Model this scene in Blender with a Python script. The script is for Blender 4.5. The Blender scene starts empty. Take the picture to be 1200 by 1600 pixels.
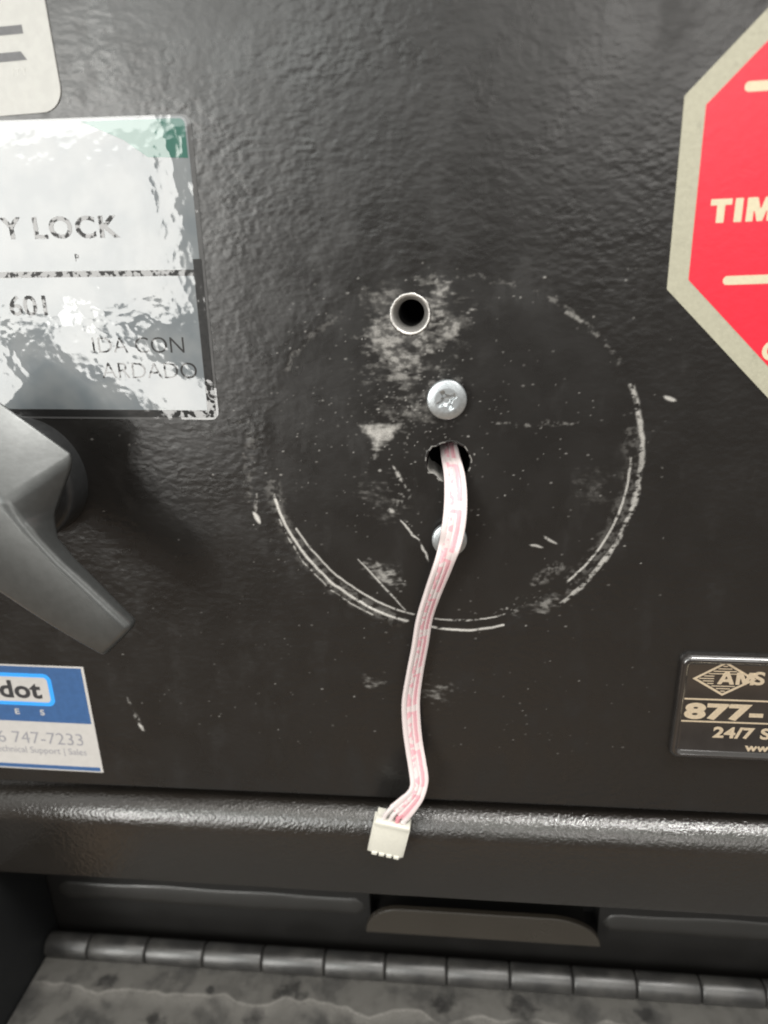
import bpy, bmesh, math, random
import numpy as np
from mathutils import Vector, Matrix

SC = bpy.context.scene
# ------------------------------------------------------------------ camera
# metres; door face is the plane y = 0, x to the right, z up, room at y < 0
PITCH, YAW, ROLL = -0.3431755, 0.1121790, -0.0362940
F_PX, CAM_D = 1100.0, 0.1804
CAM = Vector((0.0, -CAM_D, 0.0))
def _axes():
    M = Matrix.Rotation(YAW, 3, 'Z') @ Matrix.Rotation(PITCH, 3, 'X')
    rt, fw, up = M @ Vector((1,0,0)), M @ Vector((0,1,0)), M @ Vector((0,0,1))
    c, s = math.cos(ROLL), math.sin(ROLL)
    return c*rt + s*up, fw, -s*rt + c*up
RT, FW, UP = _axes()
cam_data = bpy.data.cameras.new('camera')
cam = bpy.data.objects.new('camera', cam_data)
SC.collection.objects.link(cam)
cam.matrix_world = Matrix(((RT.x, UP.x, -FW.x, CAM.x), (RT.y, UP.y, -FW.y, CAM.y),
                           (RT.z, UP.z, -FW.z, CAM.z), (0, 0, 0, 1)))
cam_data.sensor_fit = 'VERTICAL'
cam_data.sensor_height = 24.0
cam_data.lens = 24.0 * F_PX / 1600.0
cam_data.clip_start = 0.005
cam_data.clip_end = 50
cam_data.dof.use_dof = True
cam_data.dof.focus_distance = 0.192
cam_data.dof.aperture_fstop = 5.6
SC.camera = cam

def ray(px, py):
    return ((px-600)/F_PX)*RT - ((py-800)/F_PX)*UP + FW
def at(px, py, Y=0.0):
    d = ray(px, py)
    return CAM + d * ((Y + CAM_D) / d.y)

# ------------------------------------------------------------------ room light
world = bpy.data.worlds.new('World'); SC.world = world; world.use_nodes = True
def build_world():
    nt = world.node_tree; nt.nodes.clear()
    out = nt.nodes.new('ShaderNodeOutputWorld'); bg = nt.nodes.new('ShaderNodeBackground')
    tc = nt.nodes.new('ShaderNodeTexCoord'); sep = nt.nodes.new('ShaderNodeSeparateXYZ')
    mr = nt.nodes.new('ShaderNodeMapRange'); mr.inputs[1].default_value = -0.9; mr.inputs[2].default_value = 0.75
    cr = nt.nodes.new('ShaderNodeValToRGB')
    e = cr.color_ramp.elements
    e[0].position = 0.0; e[0].color = (0.66, 0.46, 0.29, 1)
    e[1].position = 1.0; e[1].color = (1.3, 1.28, 1.2, 1)
    m = cr.color_ramp.elements.new(0.45); m.color = (0.23, 0.20, 0.178, 1)
    m = cr.color_ramp.elements.new(0.68); m.color = (0.62, 0.61, 0.58, 1)
    m = cr.color_ramp.elements.new(0.20); m.color = (0.42, 0.315, 0.225, 1)
    no = nt.nodes.new('ShaderNodeTexNoise'); no.inputs['Scale'].default_value = 2.3
    no.inputs['Detail'].default_value = 3
    mx = nt.nodes.new('ShaderNodeMapRange'); mx.inputs[1].default_value = .35; mx.inputs[2].default_value = .65
    mx.inputs[3].default_value = .45; mx.inputs[4].default_value = 1.5
    mul = nt.nodes.new('ShaderNodeVectorMath'); mul.operation = 'SCALE'
    L = nt.links.new
    L(tc.outputs['Generated'], sep.inputs[0]); L(sep.outputs[2], mr.inputs[0]); L(mr.outputs[0], cr.inputs[0])
    L(tc.outputs['Generated'], no.inputs['Vector']); L(no.outputs['Fac'], mx.inputs[0])
    L(cr.outputs[0], mul.inputs[0]); L(mx.outputs[0], mul.inputs['Scale'])
    L(mul.outputs[0], bg.inputs[0]); bg.inputs[1].default_value = 1.0
    L(bg.outputs[0], out.inputs[0])
build_world()

def area(name, loc, target, sx, sy, power, col):
    d = bpy.data.lights.new(name, 'AREA'); d.shape = 'RECTANGLE'; d.size = sx; d.size_y = sy
    d.energy = power; d.color = col
    o = bpy.data.objects.new(name, d); SC.collection.objects.link(o)
    o.location = loc
    o.rotation_euler = (Vector(target) - Vector(loc)).to_track_quat('-Z', 'Y').to_euler()
    return o
def mirrored(px, py, dist):
    """point in the room that the door, taken as a mirror, shows at this place"""
    p = at(px, py); d = ray(px, py).normalized(); d.y = -d.y
    return p + d * dist
def strip(name, pa, pb, width, dist, radiance, col):
    """flat lamp that the glossy label shows between two places of the photo"""
    a, b = mirrored(*pa, dist), mirrored(*pb, dist)
    c = (a+b)/2; x = (b-a).normalized(); z = (c - at((pa[0]+pb[0])/2, (pa[1]+pb[1])/2)); z = (z-x*z.dot(x)).normalized(); y = z.cross(x)
    L = (b-a).length
    o = area(name, c, (0,0,0), L, width, radiance*math.pi*L*width, col)
    o.matrix_world = Matrix(((x.x,y.x,z.x,c.x),(x.y,y.y,z.y,c.y),(x.z,y.z,z.z,c.z),(0,0,0,1)))
    return o
WARM = (1.0, 0.985, 0.94)
strip('room_and_fill_light', (-260, 322), (272, 306), 0.37, 1.1, 12.5, WARM)
strip('added_glare_strip', (90, 505), (345, 655), 0.075, 1.1, 13.0, WARM)  # added lamp, shaped to give the label its diagonal glare
strip('added_glare_strip', (-60, 545), (20, 665), 0.10, 1.1, 12.0, WARM)  # added lamp for the glare at the label's lower left
strip('room_and_fill_light', (-150, -60), (560, -90), 0.50, 1.3, 5.0, (0.97, 1.0, 0.97))  # added fill lamp, brightens the upper left of the door
strip('room_and_fill_light', (860, -60), (1300, -60), 0.50, 1.3, 4.4, (1.0, 0.97, 0.93))  # added fill lamp, brightens the upper right of the door
area('room_and_fill_light', (0.50, -0.60, 1.5), (0.3, 0, -.1), 1.8, 0.32, 15, (1.0, 0.97, 0.92))
area('added_highlight_light', (0.62, -0.45, 1.45), (0, 0, -.1), 0.85, 0.12, 19, (1.0, 0.98, 0.95))  # added lamp that strengthens the rail highlight on the right

SC.view_settings.view_transform = 'Standard'
SC.view_settings.look = 'None'
SC.cycles.filter_width = 1.9
SC.view_settings.exposure = 0.0
SC.view_settings.gamma = 1.0
SC.view_settings.use_curve_mapping = False

# ------------------------------------------------------------------ helpers
class NT:
    """tiny expression builder for shader nodes"""
    def __init__(self, name):
        self.m = bpy.data.materials.new(name); self.m.use_nodes = True
        self.t = self.m.node_tree; self.t.nodes.clear()
        self.out = self.t.nodes.new('ShaderNodeOutputMaterial')
        self.b = self.t.nodes.new('ShaderNodeBsdfPrincipled')
        self.t.links.new(self.b.outputs[0], self.out.inputs[0])
        self.tc = self.t.nodes.new('ShaderNodeTexCoord')
    def put(self, sock, v):
        if v is None: return
        if isinstance(v, bpy.types.NodeSocket): self.t.links.new(v, sock)
        else: sock.default_value = v
    def set(self, **k):
        for n, v in k.items():
            key = {'base': 'Base Color', 'rough': 'Roughness', 'metal': 'Metallic', 'coat': 'Coat Weight',
                   'coat_rough': 'Coat Roughness', 'spec': 'Specular IOR Level', 'normal': 'Normal',
                   'coat_normal': 'Coat Normal', 'sss': 'Subsurface Weight', 'ior': 'IOR', 'trans': 'Transmission Weight'}[n]
            if isinstance(v, tuple) and len(v) == 3: v = (*v, 1)
            self.put(self.b.inputs[key], v)
        return self.m
    def M(self, op, a, b=None, c=None, clamp=False):
        n = self.t.nodes.new('ShaderNodeMath'); n.operation = op; n.use_clamp = clamp
        for i, v in enumerate((a, b, c)):
            if v is not None: self.put(n.inputs[i], v)
        return n.outputs[0]
    def add(self, a, b): return self.M('ADD', a, b)
    def sub(self, a, b): return self.M('SUBTRACT', a, b)
    def mul(self, a, b): return self.M('MULTIPLY', a, b)
    def mx(self, a, b): return self.M('MAXIMUM', a, b)
    def mn(self, a, b): return self.M('MINIMUM', a, b)
    def step(self, v, lo, hi, o0=0.0, o1=1.0, smooth=True):
        n = self.t.nodes.new('ShaderNodeMapRange')
        if smooth: n.interpolation_type = 'SMOOTHSTEP'
        self.put(n.inputs[0], v); n.inputs[1].default_value = lo; n.inputs[2].default_value = hi
        n.inputs[3].default_value = o0; n.inputs[4].default_value = o1
        return n.outputs[0]
    def obj_mm(self):
        n = self.t.nodes.new('ShaderNodeVectorMath'); n.operation = 'SCALE'; n.inputs['Scale'].default_value = 1000
        self.t.links.new(self.tc.outputs['Object'], n.inputs[0])
        s = self.t.nodes.new('ShaderNodeSeparateXYZ'); self.t.links.new(n.outputs[0], s.inputs[0])
        self.mm = n.outputs[0]
        return s.outputs[0], s.outputs[1], s.outputs[2]
    def noise(self, scale, detail=2, rough=.5, vec=None, dist=0.0, stretch=None, off=None):
        n = self.t.nodes.new('ShaderNodeTexNoise')
        n.inputs['Scale'].default_value = scale; n.inputs['Detail'].default_value = detail
        n.inputs['Roughness'].default_value = rough; n.inputs['Distortion'].default_value = dist
        v = vec or self.mm
        if stretch or off:
            mp = self.t.nodes.new('ShaderNodeMapping'); self.t.links.new(v, mp.inputs[0])
            if stretch: mp.inputs['Scale'].default_value = stretch
            if off: mp.inputs['Location'].default_value = off
            v = mp.outputs[0]
        self.t.links.new(v, n.inputs['Vector'])
        return n.outputs['Fac']
    def vor(self, scale, out='Distance', rnd=1.0, feature='F1'):
        n = self.t.nodes.new('ShaderNodeTexVoronoi'); n.feature = feature
        n.inputs['Scale'].default_value = scale; n.inputs['Randomness'].default_value = rnd
        self.t.links.new(self.mm, n.inputs['Vector'])
        return n.outputs['Distance'], n.outputs['Color']
    def mix(self, f, a, b):
        n = self.t.nodes.new('ShaderNodeMix'); n.data_type = 'RGBA'
        self.put(n.inputs[0], f)
        for i, v in ((6, a), (7, b)):
            if isinstance(v, tuple) and len(v) == 3: v = (*v, 1)
            self.put(n.inputs[i], v)
        return n.outputs[2]
    def bump(self, h, dist, strength=1.0, normal=None):
        n = self.t.nodes.new('ShaderNodeBump')
        self.put(n.inputs['Height'], h); self.put(n.inputs['Strength'], strength)
        n.inputs['Distance'].default_value = dist
        if normal is not None: self.t.links.new(normal, n.inputs['Normal'])
        return n.outputs[0]

def link(o, parent=None):
    SC.collection.objects.link(o)
    if parent is not None: o.parent = parent
    return o
def tag(o, label=None, cat=None, group=None, kind=None):
    if label: o['label'] = label
    if cat: o['category'] = cat
    if group: o['group'] = group
    if kind: o['kind'] = kind
    return o
def thing(name, label, cat, loc, group=None):
    o = bpy.data.objects.new(name, None); o.empty_display_size = .01
    o.location = loc; link(o); bpy.context.view_layer.update()
    return tag(o, label, cat, group)
def mesh_obj(name, verts, faces, mat, parent=None, smooth=False, recalc=True):
    me = bpy.data.meshes.new(name)
    off = Vector(parent.location) if parent is not None and parent.parent is None else Vector((0,0,0))
    if parent is not None and parent.parent is not None: off = Vector(parent.parent.location)
    me.from_pydata([tuple(Vector(v) - off) for v in verts], [], faces)
    if recalc:
        bm = bmesh.new(); bm.from_mesh(me); bmesh.ops.recalc_face_normals(bm, faces=bm.faces); bm.to_mesh(me); bm.free()
    if smooth:
        for p in me.polygons: p.use_smooth = True
    me.materials.append(mat)
    return link(bpy.data.objects.new(name, me), parent)
def bevel(o, w, seg=3, ang=30):
    m = o.modifiers.new('bevel', 'BEVEL'); m.width = w; m.segments = seg; m.limit_method = 'ANGLE'
    m.angle_limit = math.radians(ang)
    for p in o.data.polygons: p.use_smooth = True
    m.harden_normals = False
    return o
def from_curve(name, cu, mat, parent, y_front, smooth=False):
    """turn a flat curve (drawn in x, z) into a mesh standing in the x-z plane; local +z of the curve faces the room"""
    tmp = bpy.data.objects.new('tmp', cu); SC.collection.objects.link(tmp)
    dg = bpy.context.evaluated_depsgraph_get(); dg.update()
    me = bpy.data.meshes.new_from_object(tmp.evaluated_get(dg))
    bpy.data.objects.remove(tmp); bpy.data.curves.remove(cu)
    co = [Vector((v.co.x, v.co.y, v.co.z)) for v in me.vertices]
    zmax = max(c.z for c in co) if co else 0
    vs = [Vector((c.x, y_front + (zmax - c.z), c.y)) for c in co]
    fs = [tuple(p.vertices) for p in me.polygons]
    bpy.data.meshes.remove(me)
    o = mesh_obj(name, vs, fs, mat, parent, smooth)
    return o
def slab(name, loops, thick, mat, parent, y_front, bev=0.0):
    """solid plate of the outlines loops[0] minus the holes loops[1:], outlines in x, z"""
    cu = bpy.data.curves.new('c', 'CURVE'); cu.dimensions = '2D'; cu.fill_mode = 'BOTH'
    cu.extrude = thick/2 - bev; cu.bevel_depth = bev; cu.bevel_resolution = 2
    cu.offset = -bev
    for lp in loops:
        s = cu.splines.new('POLY'); s.points.add(len(lp)-1); s.use_cyclic_u = True
        for q, p in zip(lp, s.points): p.co = (q[0], q[1], 0, 1)
    return from_curve(name, cu, mat, parent, y_front)
def circle(cx, cz, r, n=64, fn=None):
    return [(cx + (r if fn is None else fn(2*math.pi*k/n))*math.cos(2*math.pi*k/n),
             cz + (r if fn is None else fn(2*math.pi*k/n))*math.sin(2*math.pi*k/n)) for k in range(n)]
def rounded(pts, r, seg=8):
    """round the corners of a polygon"""
    out = []
    n = len(pts)
    for i in range(n):
        p = Vector(pts[i]).to_2d() if False else Vector((pts[i][0], pts[i][1]))
        a = Vector((pts[i-1][0], pts[i-1][1])); b = Vector((pts[(i+1) % n][0], pts[(i+1) % n][1]))
        rr = r[i] if isinstance(r, (list, tuple)) else r
        if rr <= 0: out.append((p.x, p.y)); continue
        u = (a-p).normalized(); v = (b-p).normalized()
        ang = u.angle(v); d = min(rr/math.tan(ang/2), (a-p).length*.49, (b-p).length*.49)
        rr = d*math.tan(ang/2)
        c = p + (u+v).normalized()*(rr/math.sin(ang/2))
        p0 = p+u*d; p1 = p+v*d
        a0 = math.atan2(p0.y-c.y, p0.x-c.x); a1 = math.atan2(p1.y-c.y, p1.x-c.x)
        da = (a1-a0+math.pi) % (2*math.pi)-math.pi
        for k in range(seg+1):
            t = a0+da*k/seg; out.append((c.x+rr*math.cos(t), c.y+rr*math.sin(t)))
    return out
def px2(px, py, Y=0.0):
    p = at(px, py, Y); return (p.x, p.z)
def quad(cx_l, cz_t, w, h, rot):
    """rectangle hanging from its top-right anchor"""
    pass
def letters(txt, anchor_px, height_px, rot, mat, parent, y_front, name='lettering', align='LEFT', bold=0.0,
            thick=0.00006, sx=1.0, shear=0.0, spacing=1.0, wspace=1.0):
    """writing standing on the plate; anchor is the place of the baseline end, height in photo pixels of a capital"""
    cu = bpy.data.curves.new('t', 'FONT'); cu.body = txt; cu.align_x = align
    a = at(*anchor_px); b = at(anchor_px[0], anchor_px[1]-height_px)
    cap = (b-a).length
    cu.size = cap/0.70; cu.extrude = thick/2; cu.offset = bold*cap
    cu.shear = shear; cu.space_character = spacing; cu.space_word = wspace
    cu.resolution_u = 6
    tmp = bpy.data.objects.new('tmp', cu); SC.collection.objects.link(tmp)
    dg = bpy.context.evaluated_depsgraph_get(); dg.update()
    me = bpy.data.meshes.new_from_object(tmp.evaluated_get(dg))
    bpy.data.objects.remove(tmp); bpy.data.curves.remove(cu)
    c, s = math.cos(rot), math.sin(rot)
    vs = []
    for v in me.vertices:
        x, z = v.co.x*sx, v.co.y
        vs.append(Vector((a.x + c*x - s*z, y_front + (thick/2 - v.co.z), a.z + s*x + c*z)))
    fs = [tuple(p.vertices) for p in me.polygons]
    bpy.data.meshes.remove(me)
    return mesh_obj(name, vs, fs, mat, parent, recalc=False)

# ------------------------------------------------------------------ materials
def circfit(pts):
    q = np.array([px2(*p) for p in pts])*1000
    A = np.c_[2*q, np.ones(len(q))]; s = np.linalg.lstsq(A, (q**2).sum(1), rcond=None)[0]
    c = s[:2]; r = math.sqrt(s[2]+s[0]**2+s[1]**2)
    an = np.unwrap(np.arctan2(q[:,1]-c[1], q[:,0]-c[0]))
    return c, r, an.min(), an.max()

def door_paint():
    n = NT('black_orange_peel_enamel')
    X, Y, Z = n.obj_mm()
    at_ = n.t.nodes.new('ShaderNodeAttribute'); at_.attribute_name = 'wear'
    sp = n.t.nodes.new('ShaderNodeSeparateXYZ'); n.t.links.new(at_.outputs['Vector'], sp.inputs[0])
    wear, inside = sp.outputs[0], sp.outputs[1]
    tot = n.mul(wear, n.step(n.noise(3.0, 2, .6), .25, .55, .55, 1.1))
    peel = n.add(n.noise(.50, 1.2, .42, stretch=(.8, 1, 1.15)), n.mul(n.noise(.17, 1, .5), .9))
    pst = n.mul(n.step(inside, 0, 1, 1.0, .32), n.step(n.noise(.035, 1), .35, .65, .65, 1.1))
    b1 = n.bump(n.add(n.mul(peel, pst), n.mul(tot, .22)), PEEL, 1.0)
    col = n.mix(tot, (.0105, .0098, .0092), (.52, .505, .475))
    rg = n.add(n.add(n.step(n.noise(.08, 2), .3, .7, .25, .33), n.step(n.noise(.11, 3, .65, stretch=(1, 1, .5), off=(8, 2, 1)), .52, .70, 0, .09)), n.mul(tot, .3))
    return n.set(base=col, rough=rg, spec=.5, normal=b1)
PEEL = .00014

def rail_paint(name='black_rough_enamel', pe=.00022, base=(.0125, .0108, .0092), rough=.19, sp=.85):
    n = NT(name); n.obj_mm()
    h = n.add(n.noise(1.1, 2, .55), n.mul(n.noise(.35, 2), .5))
    b = n.bump(h, pe, 1.0); b = n.bump(n.noise(5, 2), .00002, .5, b)
    dust = n.mul(n.step(n.noise(2.4, 4, .7), .68, .78), .12)
    col = n.mix(dust, base, (.35, .33, .3))
    return n.set(base=col, spec=sp, rough=n.step(n.noise(.06, 3), .3, .7, rough-.04, rough+.07), normal=b)

def dusty_metal():
    n = NT('dusty_grey_steel'); X, Y, Z = n.obj_mm()
    big = n.noise(.055, 3, .5, dist=.4); fine = n.noise(1.6, 3, .65); mid = n.noise(.25, 3, .6)
    zf = at(600, 1545, .006).z
    def on_flap(px, py):
        d = ray(px, py); p = CAM + d*(zf/d.z); return p.x*1000, p.y*1000
    c = n.mix(n.step(n.add(big, n.mul(n.sub(mid, .5), .3)), .30, .60), (.034, .033, .031), (.074, .071, .065))
    # round oily spots
    spot = None
    for px, py, r in ((170, 1532, 4.0), (330, 1548, 2.2), (455, 1552, 6.0), (400, 1590, 4.5), (690, 1570, 5.0), (820, 1572, 5.5), (1010, 1590, 3.5), (240, 1598, 4.0)):
        x0, y0 = on_flap(px, py); dx = n.sub(X, x0); dy = n.mul(n.sub(Y, y0), 1.25)
        d = n.M('SQRT', n.add(n.mul(dx, dx), n.mul(dy, dy)))
        m = n.step(n.add(n.mul(d, 1/r), n.mul(n.sub(n.noise(.17, 3, .6), .5), 3.2)), .35, 1.2, 1, 0)
        spot = m if spot is None else n.mx(spot, m)
    c = n.mix(n.mul(spot, .85), c, (.012, .0115, .011))
    # wavy dried water line towards the front edge
    yb = on_flap(450, 1572)[1]
    d = n.sub(n.add(Y, n.mul(n.sub(n.noise(.045, 2, .6, stretch=(1, .1, 1)), .5), 16)), yb)
    line = n.mx(n.step(n.M('ABSOLUTE', d), .2, 1.1, 1, 0), n.mul(n.step(d, -7, 0, 0, 1), n.step(d, 0, .5, .55, 0)))
    c = n.mix(n.mul(n.mul(line, n.step(fine, .3, .6, .4, .9)), n.step(big, .35, .55, .05, .6)), c, (.21, .20, .185))
    c = n.mix(n.mul(n.step(fine, .64, .76), .3), c, (.22, .21, .19))
    return n.set(base=c, rough=n.step(mid, .35, .65, .40, .55), normal=n.bump(n.add(fine, big), .00008, .8))

def knuckle_paint():
    n = NT('worn_dark_hinge_steel'); n.obj_mm()
    fine = n.noise(1.5, 4, .7); big = n.noise(.12, 3, .6)
    c = n.mix(n.step(n.add(big, n.mul(fine, .3)), .50, .85), (.016, .0155, .015), (.036, .0345, .032))
    return n.set(base=c, spec=.8, rough=n.step(big, .3, .7, .33, .42), normal=n.bump(n.add(fine, n.noise(.5, 1)), .00004, .8))

def plain(name, col, rough=.5, metal=0.0, coat=0.0, bump=0.0, scale=1.0, var=.12, spec=.5, coat_rough=.05, grime=0.0):
    n = NT(name); n.obj_mm()
    v = n.noise(scale, 3, .6)
    dark = tuple(k*(1-var) for k in col); light = tuple(min(1, k*(1+var)) for k in col)
    c = n.mix(n.step(v, .3, .7), dark, light)
    if grime:
        c = n.mix(n.mul(n.step(n.noise(.25, 4, .7), .56, .72), grime), c, tuple(k*.45 for k in col))
    nb = n.bump(v, bump, 1.0) if bump else None
    return n.set(base=c, rough=rough, metal=metal, coat=coat, coat_rough=coat_rough, spec=spec, normal=nb)

def film(name, col, metal=0.0, rough=.3, wr=.000075, alt=None, broken=False):
    """printed label under a glossy clear film wrinkled by the lumpy paint below"""
    n = NT(name); n.obj_mm()
    amp = n.step(n.noise(.04, 2, off=(11, 0, 5)), .38, .62, .45, 1.25)
    h = n.add(n.noise(.27, 1.2, .4), n.mul(n.noise(.75, 0, .5), .14))
    b = n.bump(h, wr, amp)
    c = col if alt is None else n.mix(n.step(n.noise(.1, 2), .35, .65), col, alt)
    cw = 1.0 if not broken else n.step(n.noise(.55, 2, .6, off=(2, 9, 4)), .44, .50)
    return n.set(base=c, metal=metal, rough=rough, spec=.15, coat=cw, coat_rough=.025, coat_normal=b, normal=b)

M_DOOR = door_paint()
M_RAIL = rail_paint()
M_INNER = rail_paint('black_inner_enamel', .00010, (.010, .0095, .009), .40, .4)
M_STEEL_DUST = dusty_metal()
M_PULL = rail_paint('floor_lit_pull_enamel', .00008, (.030, .025, .019), .30, .6)  # brown floor reflection on the tab put into a lighter base colour
M_BEAD = rail_paint('dusty_highlight_bead', .00006, (.022, .021, .0195), .34, .6)  # lighter than the wall: dusty band with its highlight put into the colour
M_CHEEK = plain('matt_black_cheek', (.007, .0075, .008), .6, bump=.00004, scale=1.0, spec=.3)
M_KNUCKLE = knuckle_paint()
M_VOID = plain('painted_cavity_shade', (.006, .006, .006), .8)  # near-black base puts the shade of holes and gaps into the colour
M_BORE = plain('bare_drilled_steel', (.50, .49, .47), .45, .8, bump=.00006, scale=2.2)
M_ZINC = plain('bright_zinc_plating', (.36, .385, .40), .40, .85, bump=.00002, scale=1.2, var=.10)
M_HANDLE = plain('satin_grey_lever_finish', (.082, .085, .084), .33, .65, bump=.00002, scale=.5, var=.06)
M_HUB = plain('shaded_hub_metal', (.03, .031, .032), .36, .3, bump=.00003, scale=.6)  # lever metal with its shading put into a darker base colour
M_CREAM = plain('cream_reflective_border', (.335, .325, .25), .42, bump=.00006, scale=.8, var=.05, grime=.35)
M_RED = plain('red_sticker_ink', (.62, .018, .038), .36, bump=.00005, scale=.5, var=.05)
M_CREAM_TXT = plain('cream_sticker_ink', (.52, .47, .33), .4, var=.04)
M_WHITE = plain('off_white_vinyl', (.34, .34, .322), .42, bump=.00002, scale=.4, var=.04)
M_DARKGREY = plain('dark_grey_print', (.06, .06, .065), .45)
M_PALEGREY = plain('pale_grey_print', (.40, .40, .38), .45)
M_BLUE = plain('blue_vinyl_print', (.032, .088, .215), .38, bump=.00002, scale=.5, var=.07)
M_CYAN = plain('bright_blue_print', (.03, .30, .80), .4, var=.03)
M_PAPER = plain('white_sticker_paper', (.43, .415, .40), .42, bump=.00003, scale=.4, var=.03)
M_INK = plain('black_print_ink', (.025, .025, .028), .45)
M_GREYINK = plain('grey_print_ink', (.22, .22, .24), .5)
M_GOLD = plain('gold_foil_print', (.80, .69, .52), .28, .65, bump=.00003, scale=1.5, var=.08)
M_PLATE = plain('black_domed_resin', (.018, .016, .015), .12, coat=1.0, bump=.00003, scale=.15)
M_LABEL = film('silver_label_film', (.105, .12, .13), 0, .3, alt=(.14, .152, .158))
M_LABEL_BLACK = film('black_label_print', (.012, .012, .012), 0, .35, broken=True)
M_LABEL_GREEN = film('green_label_print', (.014, .085, .063), 0, .35)
M_LABEL_CLEAR = film('clear_label_margin', (.06, .06, .06), 0, .25)
M_CONN = plain('ivory_nylon_plug', (.57, .555, .49), .38, coat=.2, var=.03)
def ribbon_mat(name, mark):
    n = NT(name); n.obj_mm()
    c = (.80, .72, .72) if not mark else (.72, .26, .30)
    v = n.noise(1.2, 3)
    col = n.mix(n.step(v, .35, .65), tuple(k*.94 for k in c), c)
    return n.set(base=col, rough=.36, sss=.0, spec=.5)
def ribbon_printed():
    """pink-white ribbon: long broken red stripe near the right edge and small red printed characters on the left"""
    n = NT('printed_white_ribbon'); n.obj_mm()
    at_ = n.t.nodes.new('ShaderNodeUVMap'); at_.uv_map = 'UVMap'
    s = n.t.nodes.new('ShaderNodeSeparateXYZ'); n.t.links.new(at_.outputs[0], s.inputs[0])
    U, V = s.outputs[0], s.outputs[1]            # U across 0..1, V along in mm
    jit = n.mul(n.sub(n.noise(1.1, 2), .5), .10)
    # long stripe, broken every 14 mm, with hooked ends
    P_ = 1/13.2
    ph = n.M('FRACT', n.mul(n.add(V, 3.0), P_))
    st = n.step(n.M('ABSOLUTE', n.add(n.sub(U, .68), jit)), .07, .15, 1, 0)
    st = n.mul(st, n.M('LESS_THAN', n.M('ABSOLUTE', n.sub(ph, .5)), .41))
    # printed figures on the left: patches one to two millimetres long
    nz_ = n.noise(.75, 1.0, .4, off=(3, 4, 5))
    fig = n.mul(n.step(n.M('ABSOLUTE', n.add(n.sub(U, .36), jit)), .08, .17, 1, 0), n.step(nz_, .47, .56))
    hook = n.mul(n.step(n.M('ABSOLUTE', n.sub(U, .52)), .18, .22, 1, 0), n.M('LESS_THAN', n.M('ABSOLUTE', n.sub(ph, .115)), .035))
    m = n.mx(n.mx(st, hook), fig)
    m = n.mul(m, n.step(n.noise(2.2, 2), .28, .45, .6, 1))
    col = n.mix(m, (.56, .49, .485), (.58, .31, .345))
    return n.set(base=col, rough=.34, spec=.5, normal=n.bump(n.noise(.6, 2), .00008, .5))
M_RIBBON = ribbon_printed()
M_WIRE = plain('white_wire_insulation', (.56, .51, .50), .36, var=.05)
M_WIRE_PINK = plain('pink_marked_wire_insulation', (.56, .22, .26), .36, var=.1)

# ------------------------------------------------------------------ safe door
Z_DOOR = at(600, 1247).z
X0, X1, Z_TOP = -.22, .26, .20
DOOR_T = .012
safe = thing('safe', 'black painted steel safe with a scratched door above a recessed flap', 'safe', (0, 0, Z_DOOR))
hole_up = at(641, 491); HR = .0047
hole_w = at(703, 722); WR = .0054
def notch(t):
    # drilled hole whose left side has been filed out into a shallow ragged lobe
    r = WR
    u = -math.cos(t)*math.cos(.12)+math.sin(t)*math.sin(.12)
    lobe = max(0.0, min(1.0, (u-.72)/.10)); r += .0008*lobe*lobe*(3-2*lobe)
    return r + .00006*math.sin(9*t+1) + .00005*math.sin(17*t)
def value_noise(x, y, wl, seed):
    """smooth 2-D value noise of wavelength wl, 0..1"""
    rs = np.random.RandomState(seed); T = rs.rand(256, 256)
    u, v = x/wl+1000, y/wl+1000
    i, j = np.floor(u).astype(int), np.floor(v).astype(int); fu, fv = u-i, v-j
    fu = fu*fu*(3-2*fu); fv = fv*fv*(3-2*fv)
    g = lambda a, b: T[a % 256, b % 256]
    return (g(i,j)*(1-fu)+g(i+1,j)*fu)*(1-fv)+(g(i,j+1)*(1-fu)+g(i+1,j+1)*fu)*fv
def fbm(x, y, wl, seed, o=3):
    t = 0; a = 1; w = 0
    for k in range(o):
        c, sn = math.cos(.7*k+.3), math.sin(.7*k+.3)
        t = t + a*value_noise(c*x-sn*y, sn*x+c*y, wl/2**k, seed+k); w += a; a *= .55
    return t/w
def sstep(v, lo, hi):
    t = np.clip((v-lo)/(hi-lo), 0, 1); return t*t*(3-2*t)
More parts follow.
